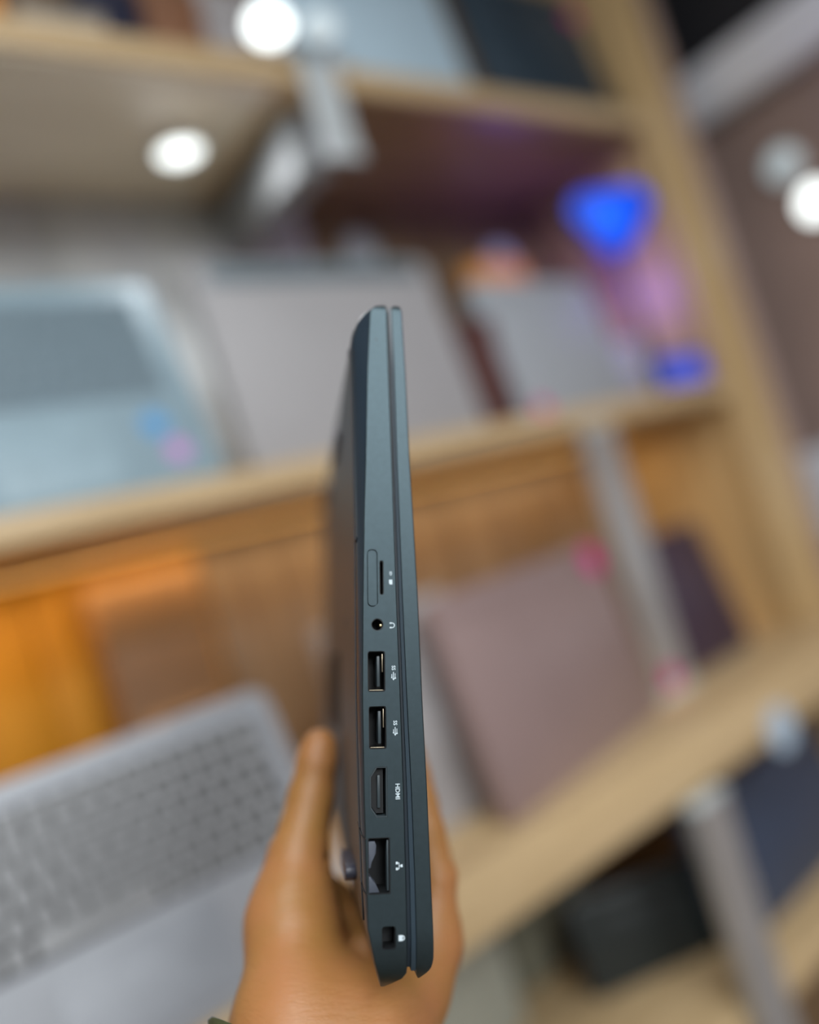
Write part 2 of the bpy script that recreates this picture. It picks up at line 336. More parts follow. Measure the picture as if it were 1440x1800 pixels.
M['tealdark'] = mat('dark_teal_shell', (0.028, 0.045, 0.062), 0.4, 0, 0.25, 6)
M['bluegrey'] = mat('blue_grey_shell', (0.34, 0.36, 0.39), 0.6, 0.0, 0.03, 8)
closed_laptop((0.607, 0.795, 0.137), math.radians(6), 0, 0.345, 0.243, M['pinksilver'], 'rose silver closed laptop with a dark strip along its top, middle shelf', M['slate'])
t, lid = closed_laptop((1.005, 0.815, 0.137), math.radians(7), 0.05, 0.27, 0.215, M['bluegrey'], 'blue grey closed laptop beside the blue lamp', M['bluegrey'], edge=M['ice'])
sticker(lid, -0.095, 0.012, 0.0001, 0.014, M['pink'])
t, lid = closed_laptop((0.722, 0.722, -0.287), math.radians(6), 0.20, 0.365, 0.240, M['mauve'], 'mauve closed laptop with a pink sticker on its top corner, counter shelf', M['mauve'])
sticker(lid, 0.155, 0.218, 0.0014, 0.020, M['pink'])
t, lid = closed_laptop((1.118, 0.815, -0.287), math.radians(9), 0.06, 0.235, 0.215, M['purple'], 'dark purple closed laptop right of the upright, counter shelf', M['purple'])
sticker(dv, -0.006, -0.0002, 0.024, 0.015, M['pink'], (math.pi / 2, 0, 0))
closed_laptop((1.045, 0.725, -0.590), math.radians(10), 0.04, 0.38, 0.175, M['navy'], 'navy closed laptop on the shelf under the counter board, at right', M['navy'])
closed_laptop((0.790, 0.790, -0.590), math.radians(8), -0.45, 0.19, 0.115, M['black'], 'black closed laptop on the shelf under the counter board, left of the upright', M['black'])
closed_laptop((0.825, 0.825, 0.622), math.radians(6), 0.0, 0.33, 0.235, M['paleblue'], 'pale blue closed laptop on the top shelf board', M['paleblue'], edge=M['white'])
t, lid = closed_laptop((1.155, 0.800, 0.622), math.radians(6), 0.0, 0.29, 0.235, M['tealdark'], 'dark teal closed laptop on the top shelf board near the post', M['tealdark'])
sticker(lid, 0.130, 0.195, 0.0002, 0.015, M['pink'])

# boxes and small goods
def carton(name, loc, yaw, sx, sy, sz, mt, label, cat, lidm=None):
    t = empty(name, loc, (0, 0, yaw)); tag(t, label, cat)
    box('body', (-sx / 2, -sy / 2, 0), (sx / 2, sy / 2, sz * .8), mt, t, 0.002)
    box('lid', (-sx / 2 - .0015, -sy / 2 - .0015, sz * .8 + .0004), (sx / 2 + .0015, sy / 2 + .0015, sz), lidm or mt, t, 0.002)
    box('label_strip', (-sx * .3, -sy / 2 - .0022, sz * .25), (sx * .3, -sy / 2 - .0001, sz * .55), lidm or mt, t, 0.0005)
    return t
M['card_white'] = mat('white_card', (0.5, 0.52, 0.56), 0.6)
M['card_dkbrown'] = mat('dark_brown_card', (0.20, 0.105, 0.045), 0.6)
M['card_olive'] = mat('olive_grey_card', (0.17, 0.165, 0.12), 0.6)
M['card_grey'] = mat('grey_card', (0.36, 0.34, 0.34), 0.6)
M['card_brown'] = mat('brown_card', (0.22, 0.10, 0.05), 0.6)
M['card_navy'] = mat('navy_card', (0.015, 0.017, 0.04), 0.5)
M['card_beige'] = mat('beige_card', (0.42, 0.37, 0.30), 0.6)
M['card_orange'] = mat('orange_card', (0.75, 0.33, 0.08), 0.55)
M['card_pale'] = mat('pale_card', (0.33, 0.34, 0.29), 0.6)
M['card_tan'] = mat('tan_card', (0.36, 0.19, 0.075), 0.6)
M['card_maroon'] = mat('maroon_card', (0.09, 0.032, 0.028), 0.5)
carton('slim_box', (0.525, 0.785, -0.287), 0.0, 0.155, 0.04, 0.245, M['card_grey'], 'pale grey slim box behind the left end of the mauve laptop', 'box')
carton('small_box', (0.44, 0.86, 0.622), 0, 0.07, 0.06, 0.10, M['card_navy'], 'navy box on the top shelf board', 'box')
carton('small_box', (0.525, 0.87, 0.622), 0, 0.075, 0.06, 0.12, M['card_brown'], 'brown box on the top shelf board', 'box')
carton('small_box', (0.62, 0.88, 0.622), 0, 0.10, 0.06, 0.14, M['card_grey'], 'grey box behind the bright lamp, top shelf board', 'box')
carton('small_box', (0.365, 0.82, 0.622), 0, 0.09, 0.05, 0.028, M['card_beige'], 'low beige box on the top shelf board', 'box')
carton('small_box', (0.27, 0.83, 0.622), 0, 0.08, 0.05, 0.045, M['card_orange'], 'orange box at the top left corner, top shelf board', 'box')
carton('small_box', (1.10, 1.00, 0.137), 0.1, 0.13, 0.04, 0.31, M['card_orange'], 'orange box behind the closed laptops, middle shelf', 'box')
carton('small_box', (0.825, 0.83, 0.137), 0, 0.055, 0.05, 0.15, M['card_maroon'], 'maroon box between two closed laptops, middle shelf', 'box')
carton('small_box', (0.36, 1.02, -0.287), 0, 0.13, 0.05, 0.36, M['card_dkbrown'], 'brown box with a tan lid standing before the orange back, counter shelf', 'box', M['card_tan'])
carton('small_box', (1.215, 0.92, 0.137), 0.0, 0.16, 0.05, 0.12, M['card_white'], 'pale box lit blue under the blue lamp, middle shelf', 'box')
carton('storage_box', (0.755, 0.985, -0.590), 0.05, 0.16, 0.10, 0.25, M['card_olive'], 'olive grey box behind the black laptop under the counter shelf', 'box')
carton('storage_box', (0.555, 0.93, -0.590), 0.1, 0.15, 0.10, 0.235, M['card_pale'], 'pale grey green box under the counter shelf', 'box')

t = empty('label_holder', (0.662, YM - 0.001, 0.49)); tag(t, 'pale grey upright label holder hanging from the top board edge', 'label holder')
box('plate', (-0.027, -0.005, 0), (0.027, -0.001, 0.128), M['plate'], t, 0.001)
box('lip', (-0.027, -0.009, 0), (0.027, -0.0052, 0.012), M['plate'], t, 0.001)
# round tag on the counter fascia
t = empty('price_tag', (0.985, YB - 0.0045, -0.345), (math.pi / 2, 0, 0)); tag(t, 'pale blue round tag on the counter fascia', 'tag')
lathe('disc', [(0.002, 0.0), (0.029, 0.0), (0.030, 0.0012), (0.029, 0.0022), (0.002, 0.0022)], mat('pale_blue_plastic', (0.42, 0.52, 0.62), 0.4), t)
lathe('pin', [(0.0005, 0.0022), (0.003, 0.0022), (0.003, 0.004), (0.0005, 0.005)], M['alu'], t, 12)

# blue lamp
M['blue'] = mat('blue_light', (0.0, 0.01, 0.1), 0.4, emit=(0.0, 0.050, 0.55), estr=1.0)
M['blue2'] = mat('blue_bulb', (0.0, 0.02, 0.1), 0.4, emit=(0.0, 0.12, 1.0), estr=1.0)
LX, LY, LZ = 1.238, 0.83, 0.137
t = empty('blue_lamp', (LX, LY, LZ), (0, 0, -0.35)); tag(t, 'glowing blue shield-shaped lamp on a dark stem, by the post', 'lamp')
lathe('base', [(0.001, 0), (0.022, 0), (0.022, 0.006), (0.006, 0.012), (0.001, 0.012)], M['tealdark'], t)
tube('stem', [(0, 0.012, 0.008), (0, 0.012, 0.275)], 0.006, M['tealdark'], t)
sh = []
for cx, cz, a0, a1, r in ((0.047, 0.335, -35, 90, 0.030), (-0.047, 0.335, 90, 215, 0.030), (-0.006, 0.288, 215, 325, 0.036)):
    for k in range(7):
        a = math.radians(a0 + (a1 - a0) * k / 6); sh.append((cx + r * math.cos(a), cz + r * math.sin(a)))
prism('housing', [(x * 1.05, (z - .3) * 1.05 + .3) for x, z in sh], -0.022, -0.002, M['tealdark'], t, 0.003, rot=(math.pi / 2, 0, 0))
prism('light_face', sh, -0.0018, 0.008, M['blue'], t, 0.003, rot=(math.pi / 2, 0, 0))
lathe('bulb', [(0.028, 0.0081), (0.027, 0.012), (0.015, 0.018), (0.002, 0.020)], M['blue2'], t, loc=(-0.016, 0, 0.315), rot=(math.pi / 2, 0, 0))
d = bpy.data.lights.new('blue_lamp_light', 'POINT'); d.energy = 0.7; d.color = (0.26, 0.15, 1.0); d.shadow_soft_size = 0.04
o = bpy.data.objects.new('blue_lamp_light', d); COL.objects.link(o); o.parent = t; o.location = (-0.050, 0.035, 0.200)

t = empty('added_glow_bar', (1.235, 0.787, 0.137)); tag(t, 'added low bar glowing blue in place of lamp light, right end of the middle shelf', 'added glow')  # added bar: its glow stands in for blue light from the lamp
box('body', (-0.070, 0.004, 0), (0.070, 0.018, 0.062), M['navy'], t, 0.004)
box('glow_panel', (-0.062, 0.0, 0.008), (0.062, 0.0038, 0.054), mat('blue_glow_panel', (0.02, 0.03, 0.2), 0.4, emit=(0.05, 0.075, 0.45), estr=0.8), t, 0.0015)
# tent stand beside it
t = empty('easel_stand', (1.235, 1.01, 0.137), (0, 0, 0.0)); tag(t, 'dark triangular easel stand below the blue lamp', 'stand')
for s, nm in ((-1, 'front_leaf'), (1, 'rear_leaf')):
    bm = bmesh.new(); prism_bm(bm, rrect(-0.055, 0.055, 0, 0.16, 0.006), -0.002, 0.002, 0.0008)
    link(nm, mesh_bm(bm, nm, 40), M['tealdark'], t, (0, s * 0.045, 0.001), (math.pi / 2 + s * 0.27, 0, 0))
tube('hinge_rod', [(-0.056, 0, 0.155), (0.056, 0, 0.155)], 0.004, M['alu'], t)

# ------------------------------------------------------------------ held laptop
# its own frame: x = thickness (underside to lid), y = from front edge down to the hinge, z = away from the port side (mm)
HM = Matrix(((0.839604, -0.293271, 0.457228, 0.196311), (-0.462885, 0.054204, 0.884759, 0.228222), (-0.284258, -0.954491, -0.090241, 0.089655), (0, 0, 0, 1)))
HL = empty('held_laptop'); HL.matrix_world = HM @ Matrix.Scale(0.001, 4)
tag(HL, 'dark slate closed laptop held upright in a hand, port side facing out', 'laptop')
M['shell'] = mat('slate_painted_shell', (0.053, 0.074, 0.083), 0.41, 0.93, 0.05, 0.5, bump=0.10, bscale=6)
M['under'] = mat('underside_shell', (0.055, 0.05, 0.05), 0.48, 0.0, 0.05, 0.3, spec=0.4)
M['gasket'] = mat('screen_gasket', (0.010, 0.020, 0.030), 0.45)
M['port'] = mat('port_black', (0.004, 0.005, 0.006), 0.5)
M['portm'] = mat('port_metal', (0.42, 0.36, 0.26), 0.35, 0.9)
M['tongue'] = mat('port_tongue', (0.03, 0.042, 0.048), 0.4)
M['jaw'] = mat('jaw_plastic', (0.055, 0.065, 0.085), 0.5)
M['print'] = mat('white_print', (0.55, 0.64, 0.68), 0.6)
M['gold'] = mat('gold_contact', (0.8, 0.65, 0.35), 0.3, 0.9)
M['rubber'] = mat('rubber', (0.03, 0.03, 0.045), 0.4)
def interp(tab, a): return float(np.interp(a, [p[0] for p in tab], [p[1] for p in tab]))
FL = [(0, -3.5), (1.2, -6.4), (3.4, -8.2), (26, -9.4), (58, -10.2), (78, -10.9), (105, -11.5), (138, -11.9), (168, -11.6), (195, -11.0), (208, -10.7), (218.5, -8.4), (227.5, -6.0)]
BL = [(0, -4.5), (1.2, -7.2), (3.2, -10.2), (6.6, -12.6), (11, -13.8), (15, -14.3), (26, -14.1), (58, -13.6), (78, -13.3), (105, -13.2), (138, -13.2), (168, -12.6), (195, -11.8), (208, -11.1), (218.5, -8.7), (227.5, -6.2)]
RR = [(0, -2.4), (1.2, -2.1), (3, -2.0), (26, -1.6), (58, -0.9), (105, 0.0), (138, 0.8), (168, 1.4), (195, 1.7), (222.5, 1.8), (224.5, 0.6), (227.5, -4.6)]
LL = [(0, 0.5), (0.8, -0.1), (3, -0.4), (26, 0.3), (58, 0.8), (105, 1.9), (138, 2.8), (168, 3.8), (195, 4.4), (221, 4.6), (224, 5.0), (225.5, 5.8)]
LR = [(0, 2.2), (0.8, 2.9), (3, 3.4), (26, 4.4), (58, 5.3), (78, 6.2), (105, 7.2), (138, 8.0), (168, 9.0), (195, 9.6), (209, 10.0), (219, 10.2), (222, 9.6), (224, 8.0), (225.5, 6.4)]
W1 = 320.0
def nearw(a, end, r, r0=3.5):
    if a > end - r: return r - math.sqrt(max(0, r * r - (a - (end - r)) ** 2)) * 0.999
    if a < r0: return r0 - math.sqrt(max(0, r0 * r0 - (r0 - a) ** 2)) * 0.999
    return 0.0
def loft(name, stations, sect, mt, parent, smooth=32):
    bm = bmesh.new(); rings = []
    for a in stations: rings.append([bm.verts.new((t_, a, w_)) for t_, w_ in sect(a)])
    n = len(rings[0])
    for A, B in zip(rings, rings[1:]):
        for k in range(n): bm.faces.new((A[k], A[(k + 1) % n], B[(k + 1) % n], B[k]))
    bm.faces.new(rings[0][::-1]); bm.faces.new(rings[-1])
    return link(name, mesh_bm(bm, name, smooth), mt, parent)
def base_sect(a):
    fl, bl, r = interp(FL, a), interp(BL, a), interp(RR, a); bl = min(bl, fl - 0.05)
    w0 = min(nearw(a, 231, 20), 12); w1 = W1 - w0; e = min(0.35, (r - fl) * 0.2)
    c = 4.5
    return [(r, w0 + .5), (r - e, w0), (fl + e, w0), (fl, w0 + .35), (bl + (fl - bl) * .25, w0 + c * .55), (bl, w0 + c), (bl, w1 - c), (fl, w1), (r - e, w1), (r, w1 - .5)]
st = sorted({0, .3, .7, 1.2, 2, 3.2, 4.5, 6.6, 9, 11, 13, 15, 20, 26, 36, 47, 58, 68, 78, 92, 105, 121, 138, 153, 168, 182, 195, 203, 208, 211, 213, 215, 217, 218.5, 220, 221.3, 222.5, 223.5, 224.5, 226, 227.5})
base = loft('base', st, base_sect, M['shell'], HL)
M['chamfer'] = mat('navy_chamfer', (0.016, 0.028, 0.042), 0.35)
base.data.materials.append(M['chamfer'])
for p in base.data.polygons:
    zs = [base.data.vertices[v].co for v in p.vertices]
    c_ = sum((v for v in zs), Vector()) / len(zs)
    if len(zs) == 4 and c_.x < interp(FL, c_.y) - 0.02 and c_.z < 300: p.material_index = 1
def lid_sect(a):
    l, r = interp(LL, a), interp(LR, a); w0 = min(nearw(a, 229, 19), 12) + 0.2; w1 = W1 - w0; e = min(0.4, (r - l) * .2)
    return [(r, w0 + e * 1.2), (r - e * .3, w0 + e * .35), (r - e, w0), (l + e * .4, w0), (l, w0 + .5), (l, w1), (r - e, w1), (r, w1 - e)]
lid = loft('lid', [s for s in st if s < 225.4] + [225.5], lid_sect, M['shell'], HL, 22)
def gask(a):
    l, r = interp(RR, min(a, 221)) + .05, interp(LL, a) - .05; r = l + (r - l) * .45; w0 = nearw(a, 231, 20) + 2.0
    return [(r, w0), (l, w0), (l, W1 - 2.5), (r, W1 - 2.5)]
loft('screen_gasket', [2.5, 26, 58, 105, 138, 168, 195, 208, 213, 218, 221], gask, M['gasket'], HL)
def bezel(a):
    l, r = interp(RR, min(a, 221)) + .05, interp(LL, a) - .05; l = l + (r - l) * .47; w0 = nearw(a, 231, 20) + 0.7
    return [(r, w0), (l, w0 + .2), (l, W1 - 1.5), (r, W1 - 1.5)]
loft('screen_bezel', [1.5, 3, 26, 58, 105, 138, 168, 195, 208, 213, 218, 222], bezel, mat('bezel_navy', (0.02, 0.035, 0.048), 0.4), HL)
# underside cover: thin shell panel with a seam around it
bm = bmesh.new(); vs = []
sts = [8, 11, 15, 26, 58, 78, 105, 138, 168, 195, 207]
for a in sts: vs.append([bm.verts.new((interp(BL, a) - 0.25, a, wv)) for wv in (6.5, 8, 100, 220, 312, 313.5)] )
for A, B in zip(vs, vs[1:]):
    for k in range(5): bm.faces.new((A[k], A[k + 1], B[k + 1], B[k]))
me = mesh_bm(bm, 'bottom_cover', 40); cov = link('bottom_cover', me, M['under'], HL)
so = cov.modifiers.new('thick', 'SOLIDIFY'); so.thickness = 0.5; so.offset = 0.0

# ports: recesses cut into the base
cut = bmesh.new()
def cutter(pts, depth): prism_bm(cut, pts, -3, depth)
USB = [(122.9, 136.0, -10.0, -4.2), (140.6, 154.1, -9.8, -4.05)]
cutter(rrect(-9.95, -6.35, 89.0, 108.3, 1.6), 1.2)                     # tray
cutter(rrect(-5.75, -4.35, 92.8, 104.4, 0.65), 9)                      # card slot
cutter([(-6.65 + 2.05 * math.cos(2 * math.pi * k / 24), 114.2 + 2.05 * math.sin(2 * math.pi * k / 24)) for k in range(24)], 10)
for a0, a1, t0, t1 in USB: cutter(rrect(t0, t1, a0, a1, 0.7), 12)
HD = [(-4.0, 159.7), (-3.9, 175.1), (-7.9, 175.3), (-9.7, 173.2), (-9.6, 172.0), (-8.9, 171.4), (-8.9, 163.4), (-9.7, 162.8), (-9.8, 161.7), (-8.2, 159.5)]
HD = [(-4.0, 159.6), (-4.0, 175.2), (-7.6, 175.2), (-9.6, 172.4), (-9.6, 162.4), (-7.6, 159.6)]
cutter(HD, 12)
cutter(rrect(-10.45, -3.35, 181.2, 198.1, 0.5), 13)                     # network jack
cutter(rrect(-6.3, -1.9, 207.5, 214.4, 0.9), 9)                        # lock slot
cme = mesh_bm(cut, 'cutter'); co = bpy.data.objects.new('cutter', cme); COL.objects.link(co); co.parent = HL
bo = base.modifiers.new('ports', 'BOOLEAN'); bo.operation = 'DIFFERENCE'; bo.object = co; bo.solver = 'EXACT'; bo.use_self = False
bpy.context.view_layer.update()
dg = bpy.context.evaluated_depsgraph_get(); nm = bpy.data.meshes.new_from_object(base.evaluated_get(dg))
base.modifiers.clear(); base.data = nm
nm.polygons.foreach_set('use_smooth', [True] * len(nm.polygons)); nm.set_sharp_from_angle(angle=math.radians(32))
bpy.data.objects.remove(co)
def liner(name, pts, depth, mt, w0=0.35, wall=0.18):
    """dark sleeve lining a recess, closed at its far end"""
    bm = bmesh.new(); c = Vector((sum(p[0] for p in pts) / len(pts), sum(p[1] for p in pts) / len(pts)))
    def inset(s): 
        out = []
        for p in pts:
            d = Vector(p) - c; out.append(c + Vector((d.x * (1 - s / max(abs(d.x), .6) * min(1, abs(d.x) / .6)), d.y * (1 - s / max(abs(d.y), .6) * min(1, abs(d.y) / .6)))))
        return out
    O, I = inset(0.04), inset(wall + 0.04); n = len(pts)
    r = [[bm.verts.new((p.x, p.y, z)) for p in q_] for q_, z in ((O, depth - .1), (O, w0), (I, w0), (I, depth - .5))]
    for A, B in zip(r, r[1:]):
        for k in range(n): bm.faces.new((A[k], A[(k + 1) % n], B[(k + 1) % n], B[k]))
    bm.faces.new(r[0]); bm.faces.new(r[-1][::-1])
    return link(name, mesh_bm(bm, name, 40), mt, HL)
tr = prism('card_tray', rrect(-9.6, -6.7, 89.35, 107.95, 1.35), 0.02, 1.0, M['shell'], HL, 0.0, smooth=None)
liner('card_slot', rrect(-5.75, -4.35, 92.8, 104.4, 0.65), 9, M['port'])
jk = liner('audio_jack', [(-6.65 + 2.05 * math.cos(2 * math.pi * k / 24), 114.2 + 2.05 * math.sin(2 * math.pi * k / 24)) for k in range(24)], 10, M['port'], 0.2)
lathe('contact', [(0.05, 0), (0.42, 0), (0.42, 0.5), (0.05, 0.7)], M['gold'], jk, 12, (-5.45, 114.5, 1.2), (math.pi, 0, 0))
for a0, a1, t0, t1 in USB:
    u = liner('usb_port', rrect(t0, t1, a0, a1, 0.7), 12, M['port'], 0.5)
    box('tongue', (t0 + 3.1, a0 + 1.6, 1.2), (t0 + 4.1, a1 - 1.6, 11), M['tongue'], u, 0.15)
    box('rim', (t1 - 1.05, a0 + 0.9, 0.7), (t1 - 0.75, a0 + 6.8, 3.0), M['portm'], u, 0.05)
    box('rim', (t0 + 0.5, a1 - 0.62, 0.25), (t1 - 0.7, a1 - 0.38, 2.0), M['portm'], u, 0.05)
hp = liner('hdmi_port', HD, 12, M['tongue'], 0.25, 0.35)
cav = prism('cavity', [(-5.1, 160.6), (-5.1, 174.2), (-7.5, 174.2), (-8.9, 172.1), (-8.9, 162.7), (-7.5, 160.6)], 3.0, 11, M['port'], hp)
box('tongue', (-7.1, 162.4, 1.6), (-6.2, 172.4, 10), M['tongue'], hp, 0.12)
rj = liner('network_jack', rrect(-10.45, -3.35, 181.2, 198.1, 0.5), 13, M['port'], 0.3, 0.25)
prism('jaw', [(-10.3, 182.4), (-8.2, 182.4), (-7.7, 183.6), (-7.9, 186.0), (-8.6, 187.4), (-9.3, 188.5), (-9.5, 190.2), (-10.3, 190.4)], 0.5, 6, M['jaw'], rj, 0.08)
prism('jaw', [(-10.3, 192.8), (-9.5, 193.0), (-9.0, 194.0), (-8.0, 194.9), (-7.4, 196.6), (-6.8, 197.6), (-10.3, 197.6)], 0.5, 6, M['jaw'], rj, 0.08)
box('jaw_frame', (-4.4, 182.2, 1.0), (-3.75, 197.3, 6), M['tongue'], rj, 0.1)
lk = liner('lock_slot', rrect(-6.3, -1.9, 207.5, 214.4, 0.9), 9, M['port'], 0.6)
# seams of the fold-down jaw across the chamfer
for a0, s in ((181.3, -1), (198.0, -1)):
    tube('jaw_seam', [(-10.3, a0 + .05, .35), (interp(FL, a0) + .15, a0 + .05, .1), (interp(FL, a0) - .05, a0 - .1, .6), (interp(BL, a0) - .02, a0 - .7, 3.2), (interp(BL, a0) - .3, a0 - 1.8, 6.0), (interp(BL, a0) - .5, a0 - 3.6, 9.5)], 0.28, M['port'], HL)
# microphone pinhole, chamfer screw hole, feet, stickers
lathe('pinhole', [(0.02, 0), (0.35, 0), (0.35, .05), (0.02, .05)], M['port'], HL, 12, (-5.9, 14.2, -0.03))
lathe('screw_recess', [(0.05, 0), (1.05, 0), (1.05, .25), (0.5, .5), (0.05, .5)], M['port'], HL, 16, (interp(BL, 85) + 0.05, 85, 4.4), (0, -math.pi / 2, 0))
def foot(a, w0, w1, h=2.2):
    t0 = interp(BL, a)
    bm = bmesh.new(); prism_bm(bm, rrect(-2.6, 2.6, w0, w1, 2.5), 0, h, 0.7)
    for v in bm.verts: v.co = Vector((t0 - 0.2 - v.co.z, a + v.co.x, v.co.y))
    link('rubber_foot', mesh_bm(bm, 'rubber_foot', 40), M['rubber'], HL)
foot(26, 80, 130); foot(26, 195, 245); foot(198, 30, 62, 4.0); foot(198, 260, 292, 4.0)
for k in range(14):
    w_ = 110 + k * 8
    tube('vent_slot', [(interp(BL, a_) - .42, a_, w_) for a_ in (120, 128, 138, 146, 154)], 0.9, M['port'], HL, 8)
for a_, w_ in ((14, 16), (14, 160), (14, 304), (110, 60), (110, 268), (186, 100), (186, 220)):
    lathe('screw', [(0.1, 0), (2.1, 0), (2.1, .25), (1.4, .35), (0.9, .15), (0.1, .15)], M['rubber'], HL, 16, (interp(BL, a_) - .45, a_, w_), (0, -math.pi / 2, 0))
# white port markings
def marks(name, polys, a, t, s=1.0):
    bm = bmesh.new()
    for pts in polys: prism_bm(bm, [(t + y * s, a + x * s) for x, y in pts], -0.045, 0.02)
    return link(name, mesh_bm(bm, name), M['print'], HL)
def rc(x0, x1, y0, y1): return [(x0, y0), (x1, y0), (x1, y1), (x0, y1)]
def ringq(cx, cy, r0, r1, a0=0, a1=360, n=16):
    return [[(cx + r * math.cos(math.radians(a)), cy + r * math.sin(math.radians(a))) for r, a in ((r0, p), (r1, p), (r1, q_), (r0, q_))] for p, q_ in ((a0 + (a1 - a0) * k / n, a0 + (a1 - a0) * (k + 1) / n) for k in range(n))]
def lettering(name, s, size, a, t):
    c = bpy.data.curves.new(name, 'FONT'); c.body = s; c.size = size; c.align_x = 'CENTER'; c.align_y = 'CENTER'; c.extrude = 0.02; c.resolution_u = 3; c.offset = 0.025
    o = bpy.data.objects.new(name, c); COL.objects.link(o); bpy.context.view_layer.update()
    me = bpy.data.meshes.new_from_object(o.evaluated_get(bpy.context.evaluated_depsgraph_get())); bpy.data.objects.remove(o)
    for v in me.vertices: x, y, z = v.co; v.co = (t + y, a + x, -0.02 - z)
    me.flip_normals(); me.materials.clear()
    return link(name, me, M['print'], HL)
lettering('hdmi_lettering', 'HDMI', 2.0, 167.4, -0.75)
lettering('usb_lettering', 'SS', 1.7, 128.4, -1.5); lettering('usb_lettering', 'SS', 1.7, 146.0, -1.2)
for a, t_ in ((130.6, -1.5), (148.2, -1.2)):
    marks('usb_mark', [rc(-.9, 1.3, -.12, .12), [(1.2, -.4), (1.9, 0), (1.2, .4)], rc(-.4, .9, .45, .65), rc(-.2, .7, -.65, -.45), rc(.7, 1.1, -.75, -.35)] + ringq(1.1, .55, 0.02, .28, n=8), a, t_)
lettering('card_lettering', 'SD', 1.1, 97.2, -2.0)
marks('card_mark', [rc(-.7, .5, -.55, .55), [(.5, -.55), (.9, -.25), (.9, .55), (.5, .55)]], 100.0, -2.0)
marks('headphone_mark', ringq(0, 0, .62, .9, -50, 230) + [rc(-.98, -.5, -.85, -.1), rc(.5, .98, -.85, -.1)], 114.5, -1.7)
marks('network_mark', [rc(-.4, .4, .5, 1.15), rc(-1.25, -.5, -1.0, -.35), rc(.5, 1.25, -1.0, -.35), rc(-.1, .1, 0, .5), rc(-.95, .95, -.08, .12), rc(-.97, -.77, -.4, 0), rc(.77, .97, -.4, 0)], 189.9, -0.6)
marks('lock_mark', [rc(-.85, .85, -.9, .35)] + ringq(0, .35, .42, .72, 0, 180, 10), 211.1, -0.15)

# ------------------------------------------------------------------ hand
M['skin'] = mat('skin', (0.47, 0.20, 0.075), 0.45, 0, 0.10, 0.12, bump=0.35, bscale=0.9, sss=0.12)
_n = M['skin'].node_tree; _rp = [n for n in _n.nodes if n.type == 'VALTORGB'][0]
_rp.color_ramp.elements[0].color = (0.335, 0.160, 0.042, 1); _rp.color_ramp.elements[1].color = (0.395, 0.165, 0.060, 1)
_nz = [n for n in _n.nodes if n.type == 'TEX_NOISE']; _nz[0].inputs['Scale'].default_value = 0.035
_mp = _n.nodes.new('ShaderNodeMapping'); _mp.inputs['Scale'].default_value = (0.10, 0.42, 0.16)
_n.links.new([n for n in _n.nodes if n.type == 'TEX_COORD'][0].outputs['Object'], _mp.inputs['Vector']); _n.links.new(_mp.outputs[0], _nz[1].inputs['Vector'])
_nz[1].inputs['Scale'].default_value = 1.0; _nz[1].inputs['Detail'].default_value = 6; _nz[1].inputs['Roughness'].default_value = 0.65
[n for n in _n.nodes if n.type == 'BUMP'][0].inputs['Distance'].default_value = 0.0016
M['nail'] = mat('nail', (0.66, 0.40, 0.28), 0.25, 0, 0.03, 0.2)
M['sleeve'] = mat('olive_cloth', (0.045, 0.052, 0.012), 0.85, 0, 0.2, 0.6, bump=0.6, bscale=2)
def capsule(P, a, b, ra, rb):
    a, b = np.array(a, float), np.array(b, float); ab = b - a
    h = np.clip(((P - a) @ ab) / (ab @ ab), 0, 1)
    return np.linalg.norm(P - a - h[..., None] * ab, axis=-1) - (ra + (rb - ra) * h)
def smin(a, b, k):
    h = np.clip(0.5 + 0.5 * (b - a) / k, 0, 1); return b + (a - b) * h - k * h * (1 - h)
